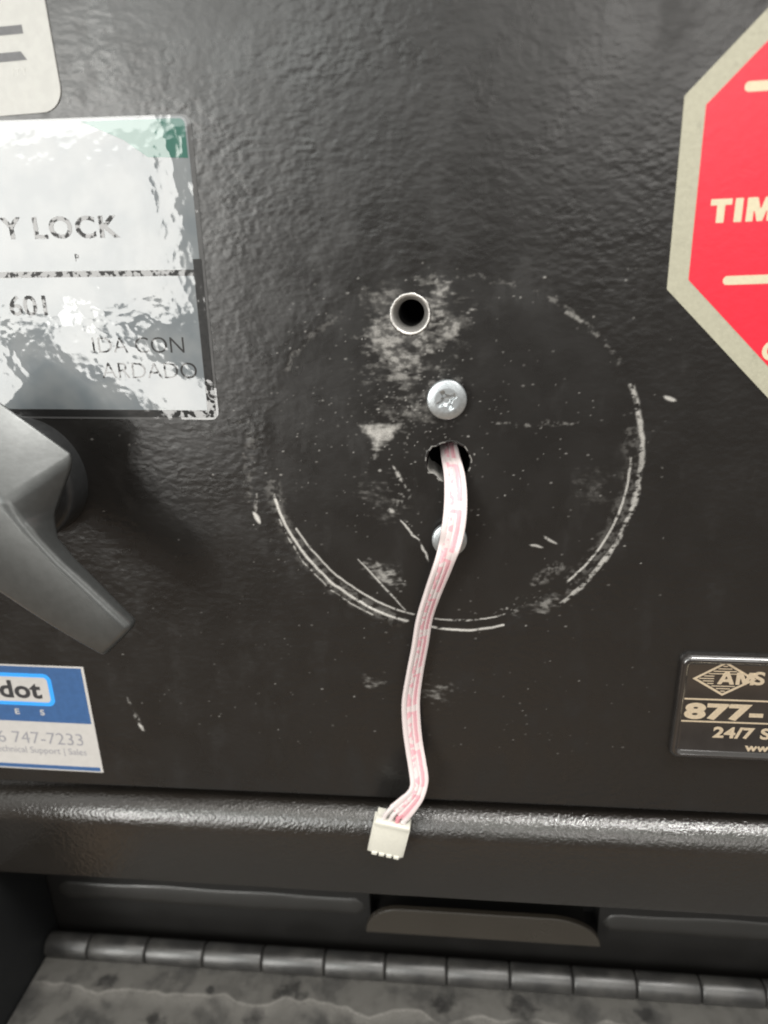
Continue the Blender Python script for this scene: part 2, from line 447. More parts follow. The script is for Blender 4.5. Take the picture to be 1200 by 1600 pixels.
def wear_map(X, Z):
    """scuffs, chips and dust on the paint, X and Z in mm on the door face"""
    wear = np.zeros_like(X)
    grit = fbm(X, Z, .9, 5, 2); grit2 = fbm(X, Z, 2.2, 15, 3); wob = (fbm(X, Z, 3.0, 25, 3)-.5)
    med = fbm(X, Z, 7, 35, 3); big = fbm(X, Z, 18, 45, 2)
    g = .55*grit+.45*grit2
    streak = fbm(X*.35+Z*.1, Z*1.5, 1.1, 55, 3)          # smears drawn out sideways
    def put(m): np.maximum(wear, m, out=wear)
    def arc(pts, w, s, thr=.42, pad=3.0, jit=1.0):
        c, r, a0, a1 = circfit(pts)
        dx, dz = X-c[0], Z-c[1]; rad = np.hypot(dx, dz)
        am, half = (a0+a1)/2, (a1-a0)/2
        ang = np.abs(np.arctan2(dz*math.cos(am)-dx*math.sin(am), dx*math.cos(am)+dz*math.sin(am)))
        win = 1-sstep(ang*r, half*r-pad, half*r+pad*.6)
        d = np.abs(rad-r+wob*jit)
        put((1-sstep(d, w*.25, w))*sstep(g*.75+streak*.25+(win-1)*.5, thr, thr+.20)*s*.88*(.6+.6*med)*np.clip(win*1.6, 0, 1))
    arc([(985,592),(997,640),(1003,690),(996,750),(985,800),(965,845),(935,890),(905,922),(870,945)], .95, .60, .36, jit=1.2)
    arc([(985,700),(984,740),(972,790),(950,835),(915,880),(880,915)], .48, .68, .30, jit=.4)
    arc([(428,770),(440,810),(465,852),(500,893),(545,928),(590,955),(640,972)], .60, .92, .22, 2, jit=.6)
    arc([(428,770),(440,810),(465,852),(500,893),(545,928),(590,955),(640,972)], 1.3, .32, .46, 2, jit=1.5)
    arc([(420,740),(428,770),(440,810),(465,852),(500,893),(545,928),(590,955),(640,968)], 3.4, .13, .40, 5, jit=3)
    arc([(985,650),(992,690),(984,745),(972,795),(950,838),(915,885),(880,918)], 3.2, .11, .42, 5, jit=3)
    arc([(433,800),(458,856),(494,900),(540,936),(586,963)], .30, .7, .40, 1.5, jit=.6)
    arc([(463,823),(485,860),(515,890),(560,920),(610,948),(650,962)], .40, .8, .25, 1.5, jit=.4)
    arc([(670,978),(700,983),(740,984),(790,975)], .52, .9, .22, 1.5, jit=.4)
    arc([(670,965),(720,968),(760,967),(800,955)], .36, .75, .36, jit=.5)
    arc([(670,958),(720,960),(760,957)], .8, .5, .56, jit=1.5)
    arc([(820,444),(858,469),(908,502),(952,543),(977,581)], .9, .20, .46, jit=2)
    arc([(880,485),(908,502),(912,506)], .7, .35, .35, 1)
    arc([(548,488),(512,502),(479,532),(446,592)], 1.2, .11, .46, jit=2)
    arc([(400,805),(388,760),(392,700),(400,670)], 2.2, .13, .46, jit=3)
    arc([(640,440),(690,432),(760,434),(820,446)], 1.0, .16, .46, jit=2)
    def seg(p, q, w, s, thr=.3, jit=.6):
        a = np.array(px2(*p))*1000; b = np.array(px2(*q))*1000; L = np.hypot(*(b-a)); u = (b-a)/L
        t = (X-a[0])*u[0]+(Z-a[1])*u[1]; v = -(X-a[0])*u[1]+(Z-a[1])*u[0]
        wt = np.maximum(w*(.35+.75*np.sin(np.pi*np.clip((t+.3)/(L+.6), 0, 1))), .12)
        put((1-sstep(np.abs(v+wob*jit*1.2), wt*.2, wt))*sstep(t, -.5, .6)*(1-sstep(t, L-.6, L+.5))*sstep(g*.8+.2*streak, thr, thr+.20)*s*.85)
    seg((558,872),(634,954), .40, .72, .26, .25)
    seg((626,812),(655,845), .42, .85, .28, 1.2); seg((655,845),(668,877), .5, .85, .28, 1.2)
    seg((614,728),(634,764), .75, .6, .38); seg((642,770),(620,792), 1.5, .5, .44, 2)
    seg((604,795),(616,801), .9, .6, .36); seg((198,1090),(222,1140), 1.0, .38, .44); seg((216,1130),(226,1142), .7, .9, .2)
    seg((396,800),(406,818), 1.0, .95, .12); seg((400,770),(400,800), .7, .35, .35); seg((1038,619),(1056,626), .7, .75, .15)
    seg((770,664),(905,661), .8, .2, .50, 1.5); seg((828,852),(848,856), .6, .6, .3); seg((850,838),(870,850), .5, .6, .3)
    seg((780,958),(850,928), 2.4, .42, .48, 2); seg((830,915),(880,880), 2.5, .18, .46, 2)
    def blob(p, rx, rz, s, thr, soft=.10, rot=0.0, src=None):
        a = np.array(px2(*p))*1000; dx, dz = X-a[0], Z-a[1]
        u = (dx*math.cos(rot)+dz*math.sin(rot))/rx; v = (dz*math.cos(rot)-dx*math.sin(rot))/rz
        rr = np.sqrt(u*u+v*v)
        f = (.5-rr*.5)*.55 + (.28*streak+.30*med+.42*(.5*g+.5*fbm(X*.8+Z*.3, Z*1.1, 1.4, 75, 2)) if src is None else src)
        put(sstep(f, thr-.02, thr+soft*2.2)*s*np.clip((1.25-rr)*3, 0, 1)*(.30+1.2*sstep(fbm(X+Z*.3, Z*1.5, 1.7, 95, 3), .34, .66))*.66)
    blob((642,500), 9, 8, .30, .50, .14)
    blob((640,520), 14, 12, .38, .545, .10, .2)
    blob((620,560), 12, 7, .40, .545, .10, -.1)
    blob((625,590), 9, 4.5, .30, .56, .10)
    blob((705,512), 9, 5, .36, .55, .08, .5)
    blob((668,545), 12, 4, .36, .56, .08, .5)
    blob((690,455), 4.5, 3.2, .40, .56, .08, .8)
    blob((600,470), 8, 6, .20, .56); blob((650,640), 16, 9, .20, .63); blob((690,602), 5, 3, .2, .54)
    blob((600,780), 12, 12, .16, .66); blob((598,900), 10, 5, .40, .64, .08, -.6)
    blob((590,1065), 5, 4, .30, .62); blob((690,1085), 8, 9, .26, .65)
    blob((930,760), 7, 7, .07, .60); blob((850,945), 12, 4, .24, .62, .08, .4)
    tri = [np.array(px2(*p))*1000 for p in ((556,662), (642,655), (586,718))]
    cen = sum(tri)/3; ed = None
    for i in range(3):
        a, b = tri[i], tri[(i+1) % 3]; nv = np.array([b[1]-a[1], a[0]-b[0]]); nv = nv/np.hypot(*nv)
        if nv.dot(cen-a) < 0: nv = -nv
        dd = (X-a[0])*nv[0]+(Z-a[1])*nv[1]; ed = dd if ed is None else np.minimum(ed, dd)
    ed = ed+(streak-.5)*1.6+(med-.5)*3.0+(g-.5)*1.5
    put(sstep(ed, .1, 2.2)*(.38+.35*g))
    # specks of dust and paint chips, denser inside the ring
    rs = np.random.RandomState(8); cc = np.array(px2(650, 640))*1000
    step_mm = X[1,0]-X[0,0]; x0, z0 = X[0,0], Z[0,0]
    for k in range(800):
        if k < 470:
            rr_ = abs(rs.normal(0, 24)); an = rs.rand()*6.283; px_, pz_ = cc[0]+rr_*math.cos(an)*1.1, cc[1]+rr_*math.sin(an)
        else: px_, pz_ = rs.uniform(X[0,0], X[-1,0]), rs.uniform(Z[0,0], Z[0,-1])
        rad = .10+.16*rs.rand()**3+(.12 if rs.rand() < .04 else 0); el = 1+rs.rand()*.9
        s = .08+.26*rs.rand()**2.5+(.3 if rs.rand() < .05 else 0)
        if k >= 470: s *= .7
        i, j = int((px_-x0)/step_mm), int((pz_-z0)/step_mm)
        i0, i1, j0, j1 = max(i-3, 0), i+4, max(j-3, 0), j+4
        if i < 0 or j < 0 or i0 >= X.shape[0] or j0 >= X.shape[1]: continue
        xx, zz = X[i0:i1, j0:j1], Z[i0:i1, j0:j1]
        d = np.hypot((xx-px_)/el, zz-pz_)
        wear[i0:i1, j0:j1] = np.maximum(wear[i0:i1, j0:j1], (1-sstep(d, rad*.5, rad+.12))*s)
    C, Rr, _, _ = circfit([(1003,680),(985,590),(952,510),(730,985),(600,960),(500,900),(440,810),(980,800),(920,890)])
    inside = 1-sstep(np.hypot(X-C[0], Z-C[1])+wob*4, Rr-5.0, Rr+2.5)
    return np.clip(wear, 0, 1), inside
def door_panel():
    off = np.array(safe.location)
    H = .00025
    gx0, gx1 = at(165, 1130).x, at(1075, 640).x
    gz0, gz1 = at(500, 1165).z, at(640, 405).z
    nx, nz = int((gx1-gx0)/H), int((gz1-gz0)/H)
    gx = gx0+H*np.arange(nx+1); gz = gz0+H*np.arange(nz+1); gx1, gz1 = gx[-1], gz[-1]
    Xg, Zg = np.meshgrid(gx, gz, indexing='ij')
    wear, inside = wear_map(Xg*1000, Zg*1000)
    Xs, Zs = Xg.copy(), Zg.copy(); dead = np.zeros(Xg.shape, bool)
    holes = ((hole_up.x, hole_up.z, lambda a: HR+0*a), (hole_w.x, hole_w.z, np.vectorize(notch)))
    for cx, cz, fn in holes:
        near = np.hypot(Xg-cx, Zg-cz) < .012
        dx, dz = Xg[near]-cx, Zg[near]-cz; r = np.hypot(dx, dz)+1e-9; R = fn(np.arctan2(dz, dx))
        snap = np.abs(r-R) < .75*H
        k = np.where(snap, R/r, 1.0)
        Xs[near] = cx+dx*k; Zs[near] = cz+dz*k
        dd = dead[near]; dd |= (r < R-.75*H); dead[near] = dd
    co = np.stack([Xs, np.zeros_like(Xs), Zs], -1).reshape(-1, 3)
    idx = np.arange(co.shape[0]).reshape(Xg.shape)
    q = np.stack([idx[:-1,:-1], idx[1:,:-1], idx[1:,1:], idx[:-1,1:]], -1)
    bad = dead[:-1,:-1]|dead[1:,:-1]|dead[1:,1:]|dead[:-1,1:]
    q = q[~bad]
    base = len(co); ev, ef, ew = [], [], []
    def quad4(a, b, c, d):
        k = base+len(ev); ev.extend([a, b, c, d]); ef.append((k, k+1, k+2, k+3))
        ew.extend([(0, 0)]*4)
    r = .0007; zb_ = Z_DOOR+r
    for (xa, xb, za, zb2) in ((X0, gx0, zb_, Z_TOP), (gx1, X1, zb_, Z_TOP), (gx0, gx1, zb_, gz0), (gx0, gx1, gz1, Z_TOP)):
        quad4((xa, 0, za), (xb, 0, za), (xb, 0, zb2), (xa, 0, zb2))
    pr = [(r-r*math.cos(math.pi/2*k/4), zb_-r*math.sin(math.pi/2*k/4)) for k in range(5)]+[(DOOR_T, Z_DOOR)]
    for (ya, za), (yb, zb2) in zip(pr[:-1], pr[1:]):
        quad4((X0, yb, zb2), (X1, yb, zb2), (X1, ya, za), (X0, ya, za))
    quad4((X0, 0, zb_), (X0, 0, Z_TOP), (X0, DOOR_T, Z_TOP), (X0, DOOR_T, Z_DOOR))
    quad4((X1, 0, zb_), (X1, DOOR_T, Z_DOOR), (X1, DOOR_T, Z_TOP), (X1, 0, Z_TOP))
    quad4((X0, 0, Z_TOP), (X1, 0, Z_TOP), (X1, DOOR_T, Z_TOP), (X0, DOOR_T, Z_TOP))
    # hole walls with a slightly rounded lip lying a hair proud of the face
    for hi, (cx, cz, fn) in enumerate(holes):
        N = 120; an = 2*math.pi*np.arange(N)/N; R = fn(an)
        prof = [(.0005, .00001), (.00035, -.00003), (.0001, -.00003), (-.00006, .0001), (-.0001, .0004), (-.0001, DOOR_T)]
        for k in range(len(prof)-1):
            for i in range(N):
                j = (i+1) % N; P4 = []
                for (dr, y), ii in ((prof[k], i), (prof[k], j), (prof[k+1], j), (prof[k+1], i)):
                    P4.append((cx+(R[ii]+dr)*math.cos(an[ii]), y, cz+(R[ii]+dr)*math.sin(an[ii])))
                quad4(*P4)
                w = .30 if (hi == 1 and k in (1, 2) and math.sin(an[i]*3+1)+math.sin(an[i]*11) > .2) else 0.0
                if hi == 1 and k >= 3 and 3.3 < an[i] < 4.7: w = .55
                for m in range(4): ew[-1-m] = (w, 1)
    allco = np.concatenate([co, np.array(ev)])-off
    loops = np.concatenate([q.reshape(-1), np.array(ef).reshape(-1)])
    nf = len(q)+len(ef)
    me = bpy.data.meshes.new('door_panel')
    me.vertices.add(len(allco)); me.vertices.foreach_set('co', allco.astype(np.float32).ravel())
    me.loops.add(len(loops)); me.loops.foreach_set('vertex_index', loops.astype(np.int32))
    me.polygons.add(nf); me.polygons.foreach_set('loop_start', np.arange(0, nf*4, 4, dtype=np.int32))
    try: me.polygons.foreach_set('loop_total', np.full(nf, 4, dtype=np.int32))
    except Exception: pass
    me.update(calc_edges=True); me.validate()
    W = np.zeros((len(allco), 3), np.float32)
    W[:base, 0] = wear.ravel(); W[:base, 1] = inside.ravel(); W[base:, 0:2] = np.array(ew)
    at_ = me.attributes.new('wear', 'FLOAT_VECTOR', 'POINT'); at_.data.foreach_set('vector', W.ravel())
    me.materials.append(M_DOOR)
    return link(bpy.data.objects.new('door', me), safe)
door = door_panel()
bpy.context.view_layer.update()
def tube(name, cx, cz, r_out, prof, mat, parent, n=72, jag=0.0):
    """open lathe about the y axis, prof = list of (radius, y)"""
    rnd = random.Random(4); J = [rnd.uniform(-1, 1) for _ in range(n)]
    vs, fs = [], []
    for k, (r, y) in enumerate(prof):
        for i in range(n):
            a = 2*math.pi*i/n; rr = r + (jag*J[i] if k in (0, 1) else 0)
            vs.append((cx+rr*math.cos(a), y, cz+rr*math.sin(a)))
    for k in range(len(prof)-1):
        for i in range(n):
            j = (i+1) % n
            fs.append((k*n+i, k*n+j, (k+1)*n+j, (k+1)*n+i))
    return mesh_obj(name, vs, fs, mat, parent, smooth=True)
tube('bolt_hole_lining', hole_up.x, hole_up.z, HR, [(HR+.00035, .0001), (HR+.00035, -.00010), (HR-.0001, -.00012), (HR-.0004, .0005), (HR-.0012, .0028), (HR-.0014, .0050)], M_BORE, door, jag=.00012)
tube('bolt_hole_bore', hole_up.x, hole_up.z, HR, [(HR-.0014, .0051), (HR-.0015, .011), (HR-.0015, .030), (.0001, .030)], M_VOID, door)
# back skin that closes both holes off in the dark
def box(name, x0, x1, y0, y1, z0, z1, mat, parent, bev=0.0):
    v = [(x, y, z) for x in (x0, x1) for y in (y0, y1) for z in (z0, z1)]
    f = [(0,1,3,2), (4,6,7,5), (0,4,5,1), (2,3,7,6), (0,2,6,4), (1,5,7,3)]
    o = mesh_obj(name, v, f, mat, parent)
    if bev: bevel(o, bev)
    return o
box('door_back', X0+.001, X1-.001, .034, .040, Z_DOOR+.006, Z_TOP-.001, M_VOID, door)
box('wire_channel', hole_w.x-.012, hole_w.x+.012, .0125, .0335, hole_w.z-.012, hole_w.z+.012, M_VOID, door) if False else None

# ------------------------------------------------------------------ screws
def screw(px, py, r, proud, rot, label, name='screw'):
    c = at(px, py, -proud)
    t = thing(name, label, 'screw', (c.x, 0, c.z), 'pan head screws in the safe door')
    nR, nA = 34, 96
    vs, fs = [], []
    def height(q, a):
        h = .00115*math.sqrt(max(0, 1-(q*.93)**2)) + .0009   # dome
        h = min(h, .00185)
        x = q*r*math.cos(a-rot); z = q*r*math.sin(a-rot)
        w = .00062; arm = .0027
        def slot(u, v):
            e = max(0, min(1, (w-abs(v))/.00025)); g = max(0, min(1, (arm-abs(u))/.0009)); return e*g
        rec = max(slot(x, z), slot(z, x)); core = max(0, min(1, (.0015-math.hypot(x, z))/.0007))
        return h - .0006*max(rec*.9, core)
    vs.append((c.x, -(height(0, 0)) - (proud-.00185), c.z))
    for i in range(1, nR+1):
        q = i/nR
        for k in range(nA):
            a = 2*math.pi*k/nA
            y = -(height(q, a)) - (proud-.00185)
            if i == nR: y = -(proud-.00185) - .0007
            vs.append((c.x+q*r*math.cos(a), y, c.z+q*r*math.sin(a)))
    for k in range(nA):
        fs.append((0, 1+k, 1+(k+1) % nA))
    for i in range(1, nR):
        for k in range(nA):
            a = 1+(i-1)*nA+k; b = 1+(i-1)*nA+(k+1) % nA
            fs.append((a, a+nA, b+nA, b))
    base = len(vs)
    for k in range(nA):
        a = 2*math.pi*k/nA; vs.append((c.x+r*math.cos(a), -(proud-.00185), c.z+r*math.sin(a)))
    for k in range(nA):
        a = 1+(nR-1)*nA+k; b = 1+(nR-1)*nA+(k+1) % nA
        fs.append((a, base+k, base+(k+1) % nA, b))
    mesh_obj('screw_head', vs, fs, M_ZINC, t, smooth=True)
    tube('screw_shank', c.x, c.z, r, [(r*.99, -(proud-.00185)), (r*.5, -(proud-.00180)), (r*.48, .004)], M_ZINC, t)
    return t
screw(698, 626, .0051, .0034, .5, 'upper zinc cross-head screw standing clear between the bolt hole and the wire hole')
screw(702, 846, .0048, .0034, 1.1, 'lower zinc screw half hidden behind the hanging ribbon cable')

# ------------------------------------------------------------------ ribbon cable with plug
def catmull(P, n):
    out = []
    m = len(P)
    for i in range(m-1):
        p0, p1, p2, p3 = P[max(i-1, 0)], P[i], P[i+1], P[min(i+2, m-1)]
        for k in range(n):
            t = k/n
            out.append(0.5*((2*p1)+(p2-p0)*t+(2*p0-5*p1+4*p2-p3)*t*t+(3*p1-p0-3*p2+p3)*t**3))
    out.append(P[-1]); return out
PLUG_Y = -.0125
# (x, y) of the centre in the photo, visible width in px, depth of the centre
st = [(700,690,30,.012),(704,712,31,.005),(710,742,34,-.001),(712,772,36,-.0050),(711,803,37,-.0078),(707,832,37,-.0092),
      (701,858,34,-.0096),(690,890,31,-.0092),(675,930,27,-.0080),(663,968,24,-.0068),(656,1010,24,-.0058),(648,1052,25,-.0052),
      (642,1094,27,-.0050),(643,1132,27,-.0052),(647,1166,26,-.0060),(652,1196,27,-.0075),(655,1222,28,-.0092),
      (649,1242,30,-.0108),(636,1258,33,-.0116),(622,1272,37,-.0119)]
t = thing('ribbon_cable', 'white and pink flat ribbon cable hanging from the wire hole with an ivory plug', 'cable', at(700, 722))
W_TRUE = .0060
cent = [at(a, b, y) for a, b, w, y in st]
sides = []
for i, (a, b, w, y) in enumerate(st):
    p0 = Vector(st[max(i-1, 0)][:2]); p1 = Vector(st[min(i+1, len(st)-1)][:2])
    tg = (p1-p0).normalized(); nr = Vector((-tg.y, tg.x)); nr = nr if nr.x > 0 else -nr
    A = at(a-nr.x*w/2, b-nr.y*w/2, y); B = at(a+nr.x*w/2, b+nr.y*w/2, y)
    lat = B-A; ww = lat.length
    dep = math.sqrt(max(0, W_TRUE**2-ww**2))
    sgn = 1 if b > 860 else -1
    sides.append((lat + Vector((0, sgn*min(dep, .004), 0))).normalized()*max(ww, W_TRUE*.98))
cs = catmull(cent, 10); ss = catmull(sides, 10)
def ribbon():
    # cross-section: four round conductors side by side, webbed together
    NC = 4; K = 40; prof = []
    th = .00062
    for i in range(K+1):
        u = i/K; ph = (u*NC) % 1.0
        h = th*(.66+.34*math.sqrt(max(0, 1-(2*ph-1)**2)))
        if u in (0, 1): h = th*.2
        prof.append((u, h))
    vs, fs, uv = [], [], []
    n = len(prof)*2; V = 0
    for k, (c, s) in enumerate(zip(cs, ss)):
        if k: V += (c-cs[k-1]).length*1000
        tg = (cs[min(k+1, len(cs)-1)]-cs[max(k-1, 0)]).normalized()
        nrm = s.cross(tg).normalized()
        if nrm.y > 0: nrm = -nrm
        for u, h in prof: vs.append(c+s*(u-.5)+nrm*h); uv.append((u, V))
        for u, h in reversed(prof): vs.append(c+s*(u-.5)-nrm*h); uv.append((u, V))
    for k in range(len(cs)-1):
        for i in range(n):
            j = (i+1) % n
            fs.append((k*n+i, k*n+j, (k+1)*n+j, (k+1)*n+i))
    fs.append(tuple(range(n))); fs.append(tuple(range((len(cs)-1)*n, len(cs)*n)))
    o = mesh_obj('ribbon', vs, fs, M_RIBBON, t, smooth=True)
    ul = o.data.uv_layers.new(name='UVMap')
    for lp in o.data.loops: ul.data[lp.index].uv = uv[lp.vertex_index]
    return o
ribbon()
def sweep(name, pts, r, mat, parent, n=14):
    vs, fs = [], []
    for k, p in enumerate(pts):
        tg = (pts[min(k+1, len(pts)-1)]-pts[max(k-1, 0)]).normalized()
        a = tg.cross(Vector((0, 1, 0))).normalized(); b = tg.cross(a).normalized()
        for i in range(n):
            q = 2*math.pi*i/n; vs.append(p + a*r*math.cos(q) + b*r*math.sin(q))
    for k in range(len(pts)-1):
        for i in range(n):
            j = (i+1) % n; fs.append((k*n+i, k*n+j, (k+1)*n+j, (k+1)*n+i))
    fs.append(tuple(range(n))); fs.append(tuple(range((len(pts)-1)*n, len(pts)*n)))
    return mesh_obj(name, vs, fs, mat, parent, smooth=True)
# plug: ivory housing, local frame from photo corners
pl_tl, pl_tr = at(588, 1282, PLUG_Y), at(639, 1293, PLUG_Y)
ax = (pl_tr-pl_tl).normalized(); PW = (pl_tr-pl_tl).length
down = at(602, 1344, PLUG_Y)-at(614, 1288, PLUG_Y)
down = (down - ax*down.dot(ax)); PH = down.length*.95; down.normalize()
down = (down + Vector((0, .10, 0))).normalized()
fwd = ax.cross(down).normalized()
if fwd.y > 0: fwd = -fwd
org = (pl_tl+pl_tr)/2
def P(a, d, f): return org + ax*a + down*d + fwd*f
end_c, end_s = cs[-1], ss[-1]
for i, u in enumerate((-.375, -.125, .125, .375)):
    a0 = end_c + end_s*u - (cs[-1]-cs[-4]).normalized()*.0012
    a3 = P(PW*u*.86, .0012, -.0009); 
    pts = catmull([a0, end_c + end_s*u + (cs[-1]-cs[-4]).normalized()*.0009, (end_c+end_s*u)*.35 + P(PW*u*.9, -.0006, -.0007)*.65, a3], 8)
    sweep('wire', pts, .00074, M_WIRE_PINK if i == 2 else M_WIRE, t)
def plug():
    e = bpy.data.objects.new('plug', None)
    w, h, d = PW/2, PH, .0052
    # outline seen from the side (d = along, f = towards viewer) extruded across
    body = [(.0009, .0), (.0016, .0006), (h-.0006, .0006), (h, .0), (h, -d), (0, -d), (0, -.0004)]
    vs = [P(-w, q, f) for q, f in body] + [P(w, q, f) for q, f in body]
    n = len(body); fs = [tuple(range(n)), tuple(range(n, 2*n))] + [(i, (i+1) % n, n+(i+1) % n, n+i) for i in range(n)]
    o = mesh_obj('plug', vs, fs, M_CONN, t); bevel(o, .00022, 2)
    # raised rim and side rails
    def bx(name, a0, a1, d0, d1, f0, f1, mat=M_CONN, bv=.00015):
        v = [P(a, q, f) for a in (a0, a1) for q in (d0, d1) for f in (f0, f1)]
        f = [(0,1,3,2), (4,6,7,5), (0,4,5,1), (2,3,7,6), (0,2,6,4), (1,5,7,3)]
        q = mesh_obj(name, v, f, mat, o); bevel(q, bv, 2); return q
    bx('rim', -w-.0003, w+.0003, -.0004, .0012, -.0018, .0009)
    bx('side_rail', -w-.0007, -w+.0009, .0008, h-.0003, -.0040, .0003)
    bx('side_rail', w-.0006, w+.0005, .0008, h-.0007, -.0040, .0005)
    for i in range(4):
        a = (-.375+.25*i)*PW*.92
        bx('latch_tooth', a-.00085, a+.00085, h-.0010, h+.00022, -.0016, .0009)
        bx('contact', a+.00095, a+.00130, h-.0004, h+.0002, -.0015, .0004, M_GREYINK, .00005)
    return o
plug()

# ------------------------------------------------------------------ lever handle
hub_c = at(45, 745)
hd = door
def disc(name, cx, cz, prof, mat, parent):
    n = 96; vs = [(cx, prof[0][1], cz)]; fs = []
    for r, y in prof:
        for i in range(n):
            a = 2*math.pi*i/n; vs.append((cx+r*math.cos(a), y, cz+r*math.sin(a)))
    for i in range(n): fs.append((0, 1+i, 1+(i+1) % n))
    for k in range(len(prof)-1):
        for i in range(n):
            j = (i+1) % n; fs.append((1+k*n+i, 1+k*n+j, 1+(k+1)*n+j, 1+(k+1)*n+i))
    return mesh_obj(name, vs, fs, mat, parent, smooth=True)
disc('handle_hub', hub_c.x, hub_c.z, [(.0080, -.0195), (.0082, -.0095), (.0090, -.0090), (.0155, -.0088), (.0160, -.0087), (.0169, -.0080), (.0173, -.0070), (.0174, .0002)], M_HUB, hd)
YF = -.033
VPX, VPY = 724, 408
def lever():
    S = [ # ridge (right) px, left px, back edge px, back depth
        ((-140,700), (-330,860), (-60,582), -.0190), ((-100,725), (-300,880), (-5,618), -.0185), ((5,785), (-130,885), (125,711), -.0190),
        ((22,805), (-75,890), (107,758), -.0210), ((38,822), (-36,907), (90,803), -.0235), ((58,843), (-8,925), (95,838), -.0255),
        ((90,877), (34,953), (122,871), -.0268), ((130,914), (78,981), (155,903), -.0277), ((170,952), (120,1006), (189,938), -.0283), ((205,984), (161,1029), (220,968), -.0286)]
    vs, fs = [], []
    for (rx, ry), (lx, ly), (kx, ky), b in S:
        R0 = at(rx, ry, YF); L0 = at(lx, ly, YF+.0005); K0 = at(kx, ky, b)
        m = (R0+L0)/2 + Vector((0, -.0006, 0))
        vs += [L0, m, R0, K0, Vector((L0.x, b, L0.z))]
    n = 5
    for k in range(len(S)-1):
        for i in range(n):
            j = (i+1) % n; fs.append((k*n+i, k*n+j, (k+1)*n+j, (k+1)*n+i))
    fs.append(tuple(range(n))); fs.append(tuple(range((len(S)-1)*n, len(S)*n)))
    o = mesh_obj('lever_handle', vs, fs, M_HANDLE, hd)
    bevel(o, .0017, 5, 20)
    return o
lever()

# ------------------------------------------------------------------ stickers
def tilted_rect(tr_px, w, h, rot):
    """corners of a rectangle from its top right corner in the photo: TL, TR, BR, BL"""
    a = at(*tr_px); u = Vector((math.cos(rot), math.sin(rot))); v = Vector((math.sin(rot), -math.cos(rot)))
    q = Vector((a.x, a.z))
    return [q-u*w, q, q+v*h, q-u*w+v*h], u, v, q
def part_rect(q, u, v, x0, x1, y0, y1):
    """x to the left of the right edge, y down from the top edge"""
    return [tuple(q-u*x1+v*y0), tuple(q-u*x0+v*y0), tuple(q-u*x0+v*y1), tuple(q-u*x1+v*y1)]
def uv_of(q, u, v, px, py):
    p = at(px, py); d = Vector((p.x, p.z))-q
    return -d.dot(u), d.dot(v)

# big silver label
rot = math.radians(-1.2)
_, u, v, q = tilted_rect((298, 178), .1, .1, rot)
hL = uv_of(q, u, v, 346, 656)[1]
lab = thing('silver_label', 'large shiny silver foil label with black lettering beside the upper left of the ring', 'label', (q.x, 0, q.y))
slab('label_backing', [rounded(part_rect(q, u, v, 0, .11, 0, hL), .0022)], .00012, M_LABEL_CLEAR, lab, -.00012)
yb0 = uv_of(q, u, v, 150, 423)[1]; yb1 = uv_of(q, u, v, 150, 433)[1]
hm = hL-.0026
slab('silver_field', [rounded(part_rect(q, u, v, .0012, .109, .0004, yb0), [.0, .0016, 0, 0])], .00004, M_LABEL, lab, -.00016)
slab('silver_field', [part_rect(q, u, v, .0030, .109, yb1, hm)], .00004, M_LABEL, lab, -.00016)
slab('black_bar', [part_rect(q, u, v, .0008, .109, yb0+.0001, yb1-.0001)], .00004, M_LABEL_BLACK, lab, -.00017)
slab('black_border', [part_rect(q, u, v, .0007, .0029, yb1-.004, hL-.0007)], .00004, M_LABEL_BLACK, lab, -.00018)
slab('black_border', [part_rect(q, u, v, .003, .109, hm+.0001, hL-.0006)], .00004, M_LABEL_BLACK, lab, -.00018)
slab('glare_cut_green_header', [rounded([tuple(q-u*.0270+v*.0008), tuple(q-u*.0016+v*.0008), tuple(q-u*.0016+v*.0092), tuple(q-u*.0115+v*.0088), tuple(q-u*.0170+v*.0050)], [0, .0014, 0, 0, 0])], .00004, M_LABEL_GREEN, lab, -.00020)  # print cut at a slant, glare over its left part put into the outline
letters('Y LOCK', (186, 370), 33, rot, M_LABEL_BLACK, lab, -.00021, align='RIGHT', bold=.035, sx=1.12, spacing=1.12)
letters('P', (125, 408), 11, rot, M_LABEL_BLACK, lab, -.00021, align='RIGHT', bold=.02)
letters('601', (84, 492), 30, rot, M_LABEL_BLACK, lab, -.00021, align='RIGHT', bold=.02, sx=1.15)
letters('IDA CON', (292, 551), 25, rot, M_LABEL_BLACK, lab, -.00021, align='RIGHT', bold=-.012, sx=1.04)
letters('ARDADO', (311, 591), 25, rot, M_LABEL_BLACK, lab, -.00021, align='RIGHT', bold=-.012, sx=1.04)

# cream sticker top left
rot = math.radians(1.0)
_, u, v, q = tilted_rect((60, -190), .1, .1, rot)
hS = uv_of(q, u, v, 70, 176)[1]; xr = uv_of(q, u, v, 94, 130)[0]
stk = thing('cream_badge', 'cream rounded badge sticker with two dark bars in the top left corner', 'sticker', (q.x, 0, q.y))
u0 = xr
slab('badge_backing', [rounded(part_rect(q, u, v, u0, .11, 0, hS), .0052)], .0003, M_WHITE, stk, -.0003)
for (xa, ya), (xb, yb) in (((35, 39), (35, 53)), ((41, 80), (43, 94))):
    a = uv_of(q, u, v, xa, ya); b = uv_of(q, u, v, xb, yb)
    pr = part_rect(q, u, v, a[0], .1, a[1], b[1])
    if yb > 60: pr = [pr[0], tuple(q-u*(a[0]+.0012)+v*a[1]), pr[2], pr[3]]
    slab('dark_bar', [pr], .00004, M_DARKGREY, stk, -.00034)
letters('ITY', (44, 118), 12, rot, M_PALEGREY, stk, -.00034, align='RIGHT', spacing=1.15)

